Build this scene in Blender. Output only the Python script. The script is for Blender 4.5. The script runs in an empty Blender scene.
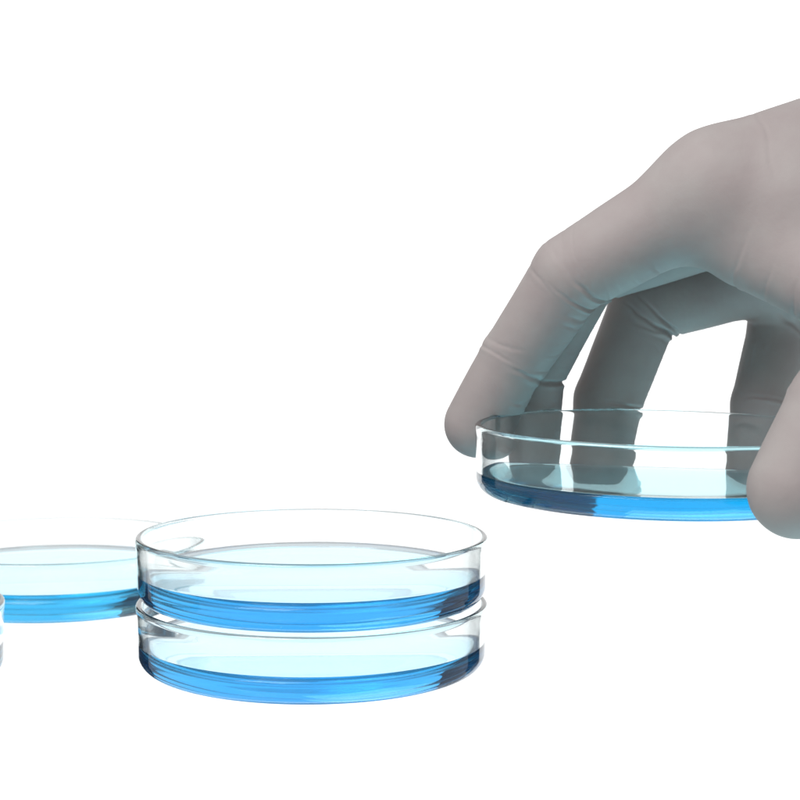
import bpy, bmesh, math
import numpy as np
from mathutils import Vector, Matrix

scene = bpy.context.scene
col = scene.collection
R = math.radians

# ------------------------------------------------------------------ camera
CAM_H, CAM_D, PITCH, ROLL = 0.10688, 0.45939, 0.08596, 0.00369
cam_data = bpy.data.cameras.new('camera')
cam_data.sensor_width = 36.0
cam_data.lens = 36.0 * 1809.245 / 800.0
cam_data.clip_start = 0.01
cam_data.clip_end = 50
cam_data.dof.use_dof = True
cam_data.dof.focus_distance = 0.425
cam_data.dof.aperture_fstop = 36
cam = bpy.data.objects.new('camera', cam_data)
col.objects.link(cam)
cam.matrix_world = (Matrix.Translation((0, -CAM_D, CAM_H)) @ Matrix.Rotation(math.pi / 2 - PITCH, 4, 'X')
                    @ Matrix.Rotation(ROLL, 4, 'Z'))
scene.camera = cam

# ------------------------------------------------------------------ render settings
scene.view_settings.view_transform = 'Standard'
scene.view_settings.look = 'None'
scene.view_settings.exposure = 0
scene.view_settings.gamma = 1
cy = scene.cycles
cy.max_bounces = 32
cy.transmission_bounces = 32
cy.glossy_bounces = 12
cy.diffuse_bounces = 4
cy.transparent_max_bounces = 16
cy.caustics_refractive = True
cy.caustics_reflective = True
cy.blur_glossy = 0.3
cy.sample_clamp_indirect = 6
cy.use_denoising = True

world = bpy.data.worlds.new('World')
scene.world = world
world.use_nodes = True
world.node_tree.nodes['Background'].inputs[0].default_value = (0.47, 0.47, 0.47, 1)
world.node_tree.nodes['Background'].inputs[1].default_value = 1.0


# ------------------------------------------------------------------ materials
def new_mat(name):
    m = bpy.data.materials.new(name)
    m.use_nodes = True
    nt = m.node_tree
    for n in list(nt.nodes):
        nt.nodes.remove(n)
    out = nt.nodes.new('ShaderNodeOutputMaterial')
    return m, nt, out


def panel_mat(name, strength):
    """glowing white, emission added to keep the backdrop pure white"""
    m, nt, out = new_mat(name)
    e = nt.nodes.new('ShaderNodeEmission')
    e.inputs[0].default_value = (1, 1, 1, 1)
    e.inputs[1].default_value = strength
    nt.links.new(e.outputs[0], out.inputs[0])
    return m


def glass_mat():
    m, nt, out = new_mat('clear_glass')
    g = nt.nodes.new('ShaderNodeBsdfGlass')
    g.inputs['Color'].default_value = (0.99, 0.997, 0.997, 1)
    g.inputs['Roughness'].default_value = 0.0
    g.inputs['IOR'].default_value = 1.48
    v = nt.nodes.new('ShaderNodeVolumeAbsorption')
    v.inputs['Color'].default_value = (0.25, 0.9, 0.95, 1)
    v.inputs['Density'].default_value = 14
    nt.links.new(g.outputs[0], out.inputs[0])
    nt.links.new(v.outputs[0], out.inputs[1])
    return m


def liquid_mat(name, dens=41, c=(0.02, 0.735, 0.985)):
    m, nt, out = new_mat(name)
    g = nt.nodes.new('ShaderNodeBsdfGlass')
    g.inputs['Color'].default_value = (1, 1, 1, 1)
    g.inputs['Roughness'].default_value = 0.0
    g.inputs['IOR'].default_value = 1.34
    v = nt.nodes.new('ShaderNodeVolumeAbsorption')
    v.inputs['Color'].default_value = (*c, 1)
    v.inputs['Density'].default_value = dens
    nt.links.new(g.outputs[0], out.inputs[0])
    nt.links.new(v.outputs[0], out.inputs[1])
    return m


def glove_mat():
    m, nt, out = new_mat('grey_nitrile')
    p = nt.nodes.new('ShaderNodeBsdfPrincipled')
    tc = nt.nodes.new('ShaderNodeTexCoord')
    n1 = nt.nodes.new('ShaderNodeTexNoise')
    n1.inputs['Scale'].default_value = 60
    n1.inputs['Detail'].default_value = 4
    ramp = nt.nodes.new('ShaderNodeValToRGB')
    ramp.color_ramp.elements[0].position = 0.3
    ramp.color_ramp.elements[1].position = 0.7
    ramp.color_ramp.elements[0].color = (0.34, 0.305, 0.305, 1)
    ramp.color_ramp.elements[1].color = (0.385, 0.37, 0.362, 1)
    n2 = nt.nodes.new('ShaderNodeTexNoise')
    n2.inputs['Scale'].default_value = 900
    n2.inputs['Detail'].default_value = 5
    n2.inputs['Roughness'].default_value = 0.65
    b = nt.nodes.new('ShaderNodeBump')
    b.inputs['Strength'].default_value = 0.12
    b.inputs['Distance'].default_value = 0.0004
    n3 = nt.nodes.new('ShaderNodeTexNoise')
    n3.inputs['Scale'].default_value = 220
    n3.inputs['Detail'].default_value = 3
    b3 = nt.nodes.new('ShaderNodeBump')
    b3.inputs['Strength'].default_value = 0.18
    b3.inputs['Distance'].default_value = 0.0008
    nt.links.new(tc.outputs['Object'], n3.inputs['Vector'])
    nt.links.new(n3.outputs['Fac'], b3.inputs['Height'])
    nt.links.new(b3.outputs[0], b.inputs['Normal'])
    nt.links.new(tc.outputs['Object'], n1.inputs['Vector'])
    nt.links.new(tc.outputs['Object'], n2.inputs['Vector'])
    nt.links.new(n1.outputs['Fac'], ramp.inputs[0])
    nt.links.new(ramp.outputs[0], p.inputs['Base Color'])
    nt.links.new(n2.outputs['Fac'], b.inputs['Height'])
    nt.links.new(b.outputs[0], p.inputs['Normal'])
    p.inputs['Roughness'].default_value = 0.62
    p.inputs['Specular IOR Level'].default_value = 0.3
    nt.links.new(p.outputs[0], out.inputs[0])
    return m


M_GLASS = glass_mat()
M_LIQ = liquid_mat('blue_liquid')
M_LIQ_DEEP = liquid_mat('deep_blue_liquid', 80.0, (0.03, 0.86, 0.98))
M_LIQ_PALE = liquid_mat('veiled_blue_liquid', 40.0, (0.03, 0.78, 0.965))  # same blue liquid, white haze over it put into the colour
M_GLOVE = glove_mat()
M_BACK = panel_mat('emissive_white_backdrop', 1.38)


def shelf_mat():
    """invented see-through shelf under the dishes, with almost no reflection"""
    m, nt, out = new_mat('see_through_shelf')
    t = nt.nodes.new('ShaderNodeBsdfTransparent')
    t.inputs[0].default_value = (0.995, 0.998, 0.998, 1)
    g = nt.nodes.new('ShaderNodeBsdfGlossy')
    g.inputs['Roughness'].default_value = 0.15
    g.inputs[0].default_value = (0.9, 0.95, 1.0, 1)
    mx = nt.nodes.new('ShaderNodeMixShader')
    mx.inputs[0].default_value = 0.015
    nt.links.new(t.outputs[0], mx.inputs[1])
    nt.links.new(g.outputs[0], mx.inputs[2])
    nt.links.new(mx.outputs[0], out.inputs[0])
    return m


M_TABLE = shelf_mat()


# ------------------------------------------------------------------ helpers
def link_mesh(name, verts, faces, mat, parent=None, smooth=True):
    me = bpy.data.meshes.new(name)
    me.from_pydata(verts, [], faces)
    me.update()
    if smooth:
        me.polygons.foreach_set('use_smooth', [True] * len(me.polygons))
    me.materials.append(mat)
    o = bpy.data.objects.new(name, me)
    col.objects.link(o)
    if parent:
        o.parent = parent
    return o


def lathe(name, profile, mat, parent=None, seg=256):
    """closed solid of revolution; profile starts and ends on the axis (r = 0)"""
    verts, faces, rows = [], [], []
    profile = [q for i, q in enumerate(profile) if i == 0 or math.dist(q, profile[i - 1]) > 2e-6]
    for r, z in profile:
        if r < 1e-9:
            rows.append([len(verts)])
            verts.append((0, 0, z))
        else:
            rows.append(list(range(len(verts), len(verts) + seg)))
            for k in range(seg):
                a = 2 * math.pi * k / seg
                verts.append((r * math.cos(a), r * math.sin(a), z))
    for a, b in zip(rows, rows[1:]):
        for k in range(seg):
            k2 = (k + 1) % seg
            if len(a) == 1:
                faces.append((a[0], b[k2], b[k]))
            elif len(b) == 1:
                faces.append((a[k], a[k2], b[0]))
            else:
                faces.append((a[k], a[k2], b[k2], b[k]))
    return link_mesh(name, verts, faces, mat, parent)


def arc(cx, cz, r, a0, a1, n):
    return [(cx + r * math.cos(R(a0 + (a1 - a0) * k / n)), cz + r * math.sin(R(a0 + (a1 - a0) * k / n))) for k in range(n + 1)]


# ------------------------------------------------------------------ setting: clear shelf, glowing backdrop and added dark boards
def sheet(name, x0, x1, pts, mat):
    v, f = [], []
    for y, z in pts:
        v += [(x0, y, z), (x1, y, z)]
    for k in range(len(pts) - 1):
        f.append((2 * k, 2 * k + 1, 2 * k + 3, 2 * k + 2))
    o = link_mesh(name, v, f, mat, smooth=False)
    o['kind'] = 'structure'
    return o


BY = 0.75
TZ = -0.0014
sheet('added_clear_shelf', -0.6, 0.6, [(-0.42, TZ - 0.0002), (0.5, TZ - 0.0002), (0.5, TZ - 0.0062), (-0.42, TZ - 0.0062), (-0.42, TZ - 0.0002)], M_TABLE)  # made-up clear shelf, lets the backdrop's light through under the dishes
def matte_board():
    m, nt, out = new_mat('matte_grey_board')
    p = nt.nodes.new('ShaderNodeBsdfPrincipled')
    p.inputs['Base Color'].default_value = (0.04, 0.04, 0.042, 1)
    p.inputs['Roughness'].default_value = 0.9
    nt.links.new(p.outputs[0], out.inputs[0])
    return m


M_BOARD = matte_board()
# dark boards added beside the backdrop, out of view, to darken the liquid's ends
sheet('added_dark_board', -0.37 - 0.55, -0.37 - 0.001, [(BY, -0.5), (BY, 0.31)], M_BOARD)
sheet('added_dark_board', 0.5 + 0.001, 0.5 + 0.55, [(BY, -0.5), (BY, 0.31)], M_BOARD)
sheet('white_backdrop', -0.37, 0.5, [(BY, -0.5), (BY, 0.31)], M_BACK)

# ------------------------------------------------------------------ petri dishes
H = 0.0170      # dish height
RO = 0.0450     # outer radius at the rim


def glass_profile(H):
    p = [(0, 0), (0.030, 0)]
    p += arc(0.0402, 0.0044, 0.0044, -90, 0, 16)                  # outer fillet -> r 0.0446
    p += [(0.0446, 0.0065), (0.0447, 0.010), (0.04480, H - 0.0030), (0.04503, H - 0.0016)]
    p += arc(0.04415, H - 0.0009, 0.0009, 0, 180, 14)          # rounded lip
    p += [(0.04345, H - 0.0030), (0.0434, 0.010), (0.0433, 0.006), (0.0433, 0.0047)]
    p += arc(0.0401, 0.0046, 0.0032, 0, -90, 12)                  # inner fillet
    p += [(0.030, 0.0014), (0, 0.0014)]
    return p


def liquid_profile(top):
    e = 0.00022                                                   # laps into the glass so that no air film is left
    p = [(0, 0.0014 - e), (0.030, 0.0014 - e), (0.0401, 0.0014 - e)]
    p += arc(0.0401, 0.0046, 0.0032 + e, -90, 0, 12)
    p += [(0.0433 + e, 0.0048)]
    rw = 0.0433 + e
    p += [(rw, top + 0.00003)]                                     # meniscus climbing the wall
    for k in range(1, 11):
        t = k / 10
        p.append((rw - 0.0028 * t, top + 0.00003 * (1 - t) ** 2.4))
    p += [(0.030, top), (0, top)]
    return p


def dish(loc, liq_top, label, tilt=0.0, height=None, liquid=None):
    height = height or H
    t = bpy.data.objects.new('petri_dish', None)
    t.empty_display_size = 0.02
    col.objects.link(t)
    t.location = loc
    t.rotation_euler = (0, tilt, 0)
    t['label'] = label
    t['category'] = 'petri dish'
    t['group'] = 'glass petri dishes with blue liquid'
    lathe('glass_bowl', glass_profile(height), M_GLASS, t)
    lathe('liquid', liquid_profile(liq_top), liquid or M_LIQ, t)
    return t


SX = -0.0224
dish((SX, 0, TZ), 0.0073, 'clear glass petri dish of blue liquid at the bottom of the stack of two')
dish((SX, 0, TZ + H + 0.0002), 0.0077, 'clear glass petri dish of blue liquid on top of the stack of two')
dish((-0.1060, 0.090, TZ), 0.0088, 'glass petri dish of blue liquid standing behind the stack, half hidden by it', height=0.0178, liquid=M_LIQ_PALE)
dish((-0.1436, -0.018, TZ), 0.0085, 'glass petri dish mostly cut off at the left edge, only a sliver showing', height=0.0188, liquid=M_LIQ_PALE)
HX, HY, HZ, HT = 0.0629, -0.0262, 0.0465, 0.010
dish((HX, HY, HZ), 0.0056, 'glass petri dish of blue liquid lifted up by the gloved fingers', tilt=HT, liquid=M_LIQ_DEEP)

# ------------------------------------------------------------------ gloved hand: one continuous surface
J = {k: np.array(v, dtype=np.float64) for k, v in {
    'i_mcp': (76.83, -18.39, 120.46),
    'i_pip': (42.32, -9.39, 99.64),
    'i_dip': (29.18, -0.39, 78.15),
    'i_tip': (20.12, 4.61, 60.76),
    'm_mcp': (89.38, 3.61, 117.63),
    'm_pip': (48.07, 10.61, 100.89),
    'm_dip': (35.38, 17.61, 73.33),
    'm_tip': (34.4, 18.61, 46.59),
    'r_mcp': (102.14, 22.61, 101.99),
    'r_pip': (65.67, 26.61, 90.57),
    'r_dip': (56.19, 27.61, 65.12),
    'r_tip': (53.17, 27.11, 43.95),
    'p_mcp': (123.95, 40.61, 98.57),
    'p_pip': (102.46, 28.61, 84.16),
    'p_dip': (95.68, 19.61, 64.89),
    'p_tip': (93.55, 17.61, 45.86),
    'i_car': (157.75, -7.39, 148.32),
    'm_car': (165.23, 6.61, 148.11),
    'r_car': (172.42, 18.61, 139.86),
    'p_car': (176.09, 27.61, 128.58),
    't_cmc': (151.36, -21.39, 120.4),
    't_mcp': (112.89, -54.39, 92.61),
    't_ip': (94.26, -73.39, 72.25),
    't_tip': (84.55, -77.39, 55.27),
    'wrist': (183.21, 6.61, 144.14),
    'arm': (338.57, 20.61, 181.93),
    'web_a': (83.61, -22.39, 106.49),
    'web_b': (109.13, -47.39, 93.25),
    'web_c': (98.08, -23.39, 116.57),
    'web_d': (128.28, -27.39, 108.32),
    'hyp': (128.16, 25.61, 102.58),
}.items()}
# segments: (joint a, joint b, radius at a, radius at b) in mm
PALM = [
    ('i_mcp', 'i_car', 13.6, 15.5), ('m_mcp', 'm_car', 13.5, 16.5), ('r_mcp', 'r_car', 12.5, 16),
    ('p_mcp', 'p_car', 11.5, 15), ('m_car', 'wrist', 19, 22), ('wrist', 'arm', 23, 34),
    ('t_cmc', 't_mcp', 16, 13.5), ('web_a', 'web_b', 9.5, 11), ('web_c', 'web_d', 16, 17),
    ('hyp', 'p_car', 13, 15),
]
FINGERS = {
    'index': [('i_mcp', 'i_pip', 12.4, 10.1), ('i_pip', 'i_dip', 9.9, 8.9), ('i_dip', 'i_tip', 8.9, 8.7)],
    'middle': [('m_mcp', 'm_pip', 13, 9.8), ('m_pip', 'm_dip', 9.4, 8.2), ('m_dip', 'm_tip', 8.0, 7.2)],
    'ring': [('r_mcp', 'r_pip', 11.5, 9.8), ('r_pip', 'r_dip', 9.6, 9.2), ('r_dip', 'r_tip', 9.1, 8.4)],
    'pinky': [('p_mcp', 'p_pip', 10.5, 8.7), ('p_pip', 'p_dip', 8.6, 7.8), ('p_dip', 'p_tip', 7.7, 7.0)],
    'thumb': [('t_mcp', 't_ip', 12.8, 11.4), ('t_ip', 't_tip', 11.2, 10.6)],
}
BIG = 60.0


def cone(P, a, b, r1, r2):
    ba = b - a
    pa = P - a
    h = np.clip((pa @ ba) / (ba @ ba), 0, 1)
    q = pa - h[:, None] * ba
    return np.sqrt(np.einsum('ij,ij->i', q, q)) - (r1 + (r2 - r1) * h)


def smin(a, b, k):
    h = np.clip(0.5 + 0.5 * (b - a) / k, 0, 1)
    return b + (a - b) * h - k * h * (1 - h)


def local(P, seg):
    """distance to one tapered segment, evaluated only near it"""
    a, b = J[seg[0]], J[seg[1]]
    m = max(seg[2], seg[3]) + 16
    lo, hi = np.minimum(a, b) - m, np.maximum(a, b) + m
    w = np.all((P > lo) & (P < hi), axis=1)
    d = np.full(len(P), BIG)
    if w.any():
        d[w] = np.minimum(cone(P[w], a, b, seg[2], seg[3]), BIG)
    return d


def hand_sdf(P):
    palm = np.full(len(P), BIG)
    for s in PALM:
        palm = smin(palm, local(P, s), 12.0)
    t = np.clip((palm - 1) / 11, 0, 1)
    near = 0.8 + 3 * (1 - t * t * (3 - 2 * t))                   # fingers melt into each other only at the knuckles
    four = np.full(len(P), BIG)
    for name, segs in FINGERS.items():
        f = np.full(len(P), BIG)
        for s in segs:
            f = smin(f, local(P, s), 0.9)
        if name == 'thumb':
            thumb = f
        else:
            four = smin(four, f, near)
    out = smin(smin(four, palm, 9.0), smin(thumb, palm, 14.0), 0.8)
    # the pads flatten against the wall of the dish they hold
    rad = np.hypot(P[:, 0] - HX * 1000, P[:, 1] - HY * 1000)
    q = np.maximum(rad - 45.25, np.abs(P[:, 2] - (HZ * 1000 + 8)) - 9.2)
    out = np.maximum(out, -q)
    return out


def surface_nets(step, lo, hi):
    n = np.ceil((hi - lo) / step).astype(int) + 1
    ax = [lo[i] + step * np.arange(n[i]) for i in range(3)]
    D = np.empty(n, dtype=np.float32)
    YZ = np.stack(np.meshgrid(ax[1], ax[2], indexing='ij'), -1).reshape(-1, 2)
    c = 24
    for i0 in range(0, n[0], c):
        xs = ax[0][i0:i0 + c]
        P = np.concatenate([np.repeat(xs, len(YZ))[:, None], np.tile(YZ, (len(xs), 1))], 1)
        D[i0:i0 + c] = hand_sdf(P).reshape(len(xs), n[1], n[2])
    S = D < 0
    cnt = np.zeros(n - 1, dtype=np.int8)
    for dx in (0, 1):
        for dy in (0, 1):
            for dz in (0, 1):
                cnt += S[dx:n[0] - 1 + dx, dy:n[1] - 1 + dy, dz:n[2] - 1 + dz]
    act = (cnt > 0) & (cnt < 8)
    idx = np.full(n - 1, -1, dtype=np.int64)
    cells = np.argwhere(act)
    idx[act] = np.arange(len(cells))
    acc = np.zeros((len(cells), 3))
    num = np.zeros(len(cells))
    corners = [(a, b, c_) for a in (0, 1) for b in (0, 1) for c_ in (0, 1)]
    for a in corners:
        for ax_ in range(3):
            if a[ax_]:
                continue
            b = list(a); b[ax_] = 1
            da = D[cells[:, 0] + a[0], cells[:, 1] + a[1], cells[:, 2] + a[2]]
            db = D[cells[:, 0] + b[0], cells[:, 1] + b[1], cells[:, 2] + b[2]]
            w = (da < 0) != (db < 0)
            t = da[w] / (da[w] - db[w])
            q = np.tile(np.array(a, float), (w.sum(), 1))
            q[:, ax_] = t
            acc[w] += q
            num[w] += 1
    V = lo + step * (cells + acc / num[:, None])
    faces = []
    for ax_ in range(3):
        o1, o2 = [(1, 2), (2, 0), (0, 1)][ax_]
        sl0 = [slice(1, -1)] * 3
        A = [slice(None)] * 3
        A[ax_] = slice(0, n[ax_] - 1); B = list(A); B[ax_] = slice(1, n[ax_])
        A[o1] = B[o1] = slice(1, n[o1] - 1)
        A[o2] = B[o2] = slice(1, n[o2] - 1)
        s0, s1 = S[tuple(A)], S[tuple(B)]
        e = np.argwhere(s0 != s1)
        flip = s0[e[:, 0], e[:, 1], e[:, 2]]
        e = e + np.array([0 if i == ax_ else 1 for i in range(3)])
        def cell(d1, d2):
            q = e.copy(); q[:, o1] -= d1; q[:, o2] -= d2
            return idx[q[:, 0], q[:, 1], q[:, 2]]
        f = np.stack([cell(1, 1), cell(0, 1), cell(0, 0), cell(1, 0)], 1)
        f[~flip] = f[~flip][:, ::-1]
        faces.append(f)
    return V, np.concatenate(faces)


def grad(P, h=0.15):
    g = np.empty_like(P)
    for i in range(3):
        e = np.zeros(3); e[i] = h
        g[:, i] = (hand_sdf(P + e) - hand_sdf(P - e)) / (2 * h)
    return g


def unit(v):
    return v / np.linalg.norm(v)


def project(P, it=3):
    for _ in range(it):
        d = hand_sdf(P)
        g = grad(P)
        P = P - (d / np.maximum(np.einsum('ij,ij->i', g, g), 0.3))[:, None] * g
    return P


def mesh_from(V, F):
    me = bpy.data.meshes.new('gloved_hand')
    me.vertices.add(len(V))
    me.vertices.foreach_set('co', V.astype(np.float32).ravel())
    me.loops.add(F.size)
    me.loops.foreach_set('vertex_index', F.astype(np.int32).ravel())
    me.polygons.add(len(F))
    me.polygons.foreach_set('loop_start', np.arange(0, F.size, 4, dtype=np.int32))
    me.update(calc_edges=True)
    me.validate()
    return me


STEP = 0.75
V, F = surface_nets(STEP, np.array([8., -100., 38.]), np.array([235., 62., 162.]))
V = project(V, 2)
me = mesh_from(V / 1000, F)
hand = bpy.data.objects.new('gloved_hand', me)
col.objects.link(hand)
sub = hand.modifiers.new('subdivide', 'SUBSURF')
sub.levels = 1
dg = bpy.context.evaluated_depsgraph_get()
me2 = bpy.data.meshes.new_from_object(hand.evaluated_get(dg))
hand.modifiers.clear()
hand.data = me2
bpy.data.meshes.remove(me)
me2.name = 'gloved_hand'
n = len(me2.vertices)
V = np.empty(n * 3, dtype=np.float32); me2.vertices.foreach_get('co', V)
V = V.reshape(-1, 3).astype(np.float64) * 1000
V = project(V, 1)
N = grad(V); N /= np.maximum(np.linalg.norm(N, axis=1), 1e-6)[:, None]


def sstep(a, b, x):
    t = np.clip((x - a) / (b - a), 0, 1)
    return t * t * (3 - 2 * t)




def vnoise(P, scale, seed):
    """smooth value noise"""
    r = np.random.default_rng(seed)
    T = r.random((32, 32, 32))
    q = P / scale
    i = np.floor(q).astype(int); f = q - i
    f = f * f * (3 - 2 * f)
    o = 0
    for dx in (0, 1):
        for dy in (0, 1):
            for dz in (0, 1):
                wgt = (f[:, 0] if dx else 1 - f[:, 0]) * (f[:, 1] if dy else 1 - f[:, 1]) * (f[:, 2] if dz else 1 - f[:, 2])
                o = o + wgt * T[(i[:, 0] + dx) % 32, (i[:, 1] + dy) % 32, (i[:, 2] + dz) % 32]
    return o - 0.5


disp = np.zeros(n)
WOB = 1.5 * vnoise(V, 7, 11) + 0.5 * vnoise(V, 2.5, 12)      # makes the folds wander
FADE = np.clip(0.95 + 1.3 * vnoise(V, 5, 13), 0.25, 1.5)       # and come and go


def crease(C, axis, palmar, off, width, depth, reach, lim=13.0, lo=-0.35, hi=0.35, tilt=0.0, curve=0.0, step=0.0, lip=0.55):
    """a fold round one finger: a groove with a raised lip, fading out towards the back of the finger"""
    axis = unit(axis)
    palmar = unit(palmar - (palmar @ axis) * axis)
    side = np.cross(axis, palmar)
    q = V - C
    x, pz = q @ side, q @ palmar
    s = q @ axis - off - tilt * x - curve * (x * x) / 10 - WOB
    rad = np.hypot(x, pz)
    w = sstep(lim + 2, lim - 1, rad) * sstep(reach + 3, reach, np.abs(s))
    nr = np.einsum('ij,ij->i', N, np.broadcast_to(palmar, N.shape))
    w *= sstep(lo, hi, nr)
    g = -depth * np.exp(-(s / width) ** 2)
    g += lip * depth * (np.exp(-((s - 1.9 * width) / (1.3 * width)) ** 2) + 0.25 * np.exp(-((s + 2.1 * width) / (1.5 * width)) ** 2))
    g += step * sstep(-width, width, s) * sstep(9, 1, np.abs(s))
    disp[:] += w * FADE * g


def bend(a, b, c):
    u, w = unit(J[b] - J[a]), unit(J[c] - J[b])
    return u, w, unit(w - u)


u, w, pal = bend('i_mcp', 'i_pip', 'i_dip')
crease(J['i_pip'], unit(u + w), pal, -2.5, 0.49, 0.56, 8, lo=-0.5, hi=0.3, tilt=0.10)
crease(J['i_pip'], unit(u + 2 * w), pal, 2.2, 0.42, 0.52, 8, lo=-0.7, hi=0.2, tilt=0.10)
crease(J['i_pip'], w, pal, 7.5, 0.56, 0.22, 8, lo=-0.2, hi=0.6)
pal = bend('i_mcp', 'i_pip', 'i_dip')[2]
u, w, _ = bend('i_pip', 'i_dip', 'i_tip')
crease(J['i_dip'], u, pal, 1.0, 0.63, 0.41, 8, lo=-0.45, hi=0.45, curve=-0.2, step=-0.25)
pal = bend('m_mcp', 'm_pip', 'm_dip')[2]
u, w, _ = bend('m_pip', 'm_dip', 'm_tip')
crease(J['m_dip'], unit(u + w), pal, 0.5, 0.49, 0.9, 8, lo=-0.8, hi=0.0, lip=0.15)
u, w, pal = bend('m_mcp', 'm_pip', 'm_dip')
crease(J['m_pip'], unit(u + w), pal, 0.0, 0.56, 0.68, 8)
u, w, pal = bend('r_mcp', 'r_pip', 'r_dip')
crease(J['r_pip'], unit(u + w), pal, -1.6, 0.42, 0.60, 8, lo=-0.7, hi=0.2, tilt=0.08)
crease(J['r_pip'], unit(u + 2 * w), pal, 1.8, 0.42, 0.60, 8, lo=-0.7, hi=0.2, tilt=0.08)
crease(J['r_pip'], w, pal, 5.0, 0.42, 0.26, 8, lo=-0.3, hi=0.5)
pal = bend('r_mcp', 'r_pip', 'r_dip')[2]
u, w, _ = bend('r_pip', 'r_dip', 'r_tip')
crease(J['r_dip'], unit(u + w), pal, 0.0, 0.49, 0.68, 8, lo=-0.5, hi=0.3)
u, w, pal = bend('p_mcp', 'p_pip', 'p_dip')
crease(J['p_pip'], unit(u + w), pal, -1.5, 0.49, 0.60, 8, lo=-0.8, hi=0.1)
crease(J['p_pip'], unit(u + 2 * w), pal, 2.4, 0.42, 0.52, 8, lo=-0.8, hi=0.1)
pal = bend('p_mcp', 'p_pip', 'p_dip')[2]
u, w, _ = bend('p_pip', 'p_dip', 'p_tip')
crease(J['p_dip'], w, pal, 0.0, 0.42, 0.41, 8, lo=-0.9, hi=-0.3, curve=-0.25)
u, w, pal = bend('t_mcp', 't_ip', 't_tip')
crease(J['t_ip'], unit(u + w), pal, 0.0, 0.63, 0.60, 8, lo=-0.4, hi=0.4, lim=16)

# faint stretch lines of the rubber along every finger bone
rg = np.random.default_rng(5)
for fa, fb, fc in (('i_mcp', 'i_pip', 'i_dip'), ('m_mcp', 'm_pip', 'm_dip'), ('r_mcp', 'r_pip', 'r_dip'), ('p_mcp', 'p_pip', 'p_dip')):
    pal = bend(fa, fb, fc)[2]
    for a, b in ((fa, fb), (fb, fc), (fc, fc[0] + '_tip')):
        ax = J[b] - J[a]
        for t in (0.3, 0.42, 0.55, 0.66, 0.78, 0.88):
            crease(J[a] + ax * (t + rg.uniform(-0.04, 0.04)), ax, pal, 0.0, rg.uniform(0.3, 0.5), rg.uniform(0.06, 0.14) * (1.0 if fa == 'i_mcp' else 0.4), 7,
                   lo=rg.uniform(-0.5, 0.1), hi=0.7, tilt=rg.uniform(-0.25, 0.25), curve=rg.uniform(-0.3, 0.3))
# folds that run from the web of the thumb over the palm edge
ax = J['web_b'] - J['web_a']
for t, d in ((0.05, 0.25), (0.3, 0.2), (0.55, 0.3), (0.85, 0.25)):
    crease(J['web_a'] + ax * t, ax, np.array([0.1, -0.4, -1.0]), 0.0, 0.6, d, 8, lim=22, lo=-0.1, hi=0.9, tilt=rg.uniform(-0.5, 0.1), curve=0.1)

# short stretch folds on the back of the knuckles and across the back of the hand
for a, b, spots in (('i_mcp', 'i_pip', (0.85, 0.93, 1.0)), ('i_pip', 'i_dip', (0.12, 0.9, 1.0)), ('i_car', 'i_mcp', (0.55, 0.72, 0.86))):
    ax = J[b] - J[a]
    for t in spots:
        crease(J[a] + ax * t, ax, np.array([-0.3, -0.6, 0.7]), 0.0, rg.uniform(0.4, 0.6), rg.uniform(0.07, 0.13), 7, lim=18,
               lo=rg.uniform(-0.1, 0.4), hi=0.95, tilt=rg.uniform(-0.4, 0.4), curve=rg.uniform(-0.2, 0.2))



disp += 0.55 * vnoise(V, 17, 3) + 0.08 * vnoise(V, 5, 4)
V = V + disp[:, None] * N
rad = np.hypot(V[:, 0] - HX * 1000, V[:, 1] - HY * 1000)          # keep the pads off the glass
hit = (rad < 45.15) & (np.abs(V[:, 2] - (HZ * 1000 + 8)) < 9.2)
sc = np.where(hit, 45.15 / np.maximum(rad, 1), 1)
V[:, 0] = HX * 1000 + (V[:, 0] - HX * 1000) * sc
V[:, 1] = HY * 1000 + (V[:, 1] - HY * 1000) * sc
me2.vertices.foreach_set('co', (V / 1000).astype(np.float32).ravel())
me2.polygons.foreach_set('use_smooth', [True] * len(me2.polygons))
me2.materials.clear()
me2.materials.append(M_GLOVE)
me2.update()
hand['label'] = 'hand in a pale grey rubber glove reaching down to grip the lifted petri dish'
hand['category'] = 'gloved hand'


# ------------------------------------------------------------------ overhead softbox and added cyan fill
def area(name, loc, target, size, power, color, size_y=None, spread=180):
    l = bpy.data.lights.new(name, 'AREA')
    l.energy = power
    l.color = color
    l.spread = R(spread)
    if size_y:
        l.shape = 'RECTANGLE'
        l.size_y = size_y
    l.size = size
    o = bpy.data.objects.new(name, l)
    col.objects.link(o)
    o.location = loc
    o.rotation_euler = (Vector(target) - Vector(loc)).to_track_quat('-Z', 'Y').to_euler()
    return o



area('softbox_overhead', (-0.25, -0.35, 0.60), (0.08, 0.0, 0.1), 0.40, 4.1, (1.0, 0.925, 0.91))
area('added_cyan_fill', (0.16, -0.02, -0.35), (0.065, 0.0, 0.1), 0.36, 0.55, (0.42, 0.9, 1.0), spread=120)  # added fill from below, stands in for teal light through the liquid
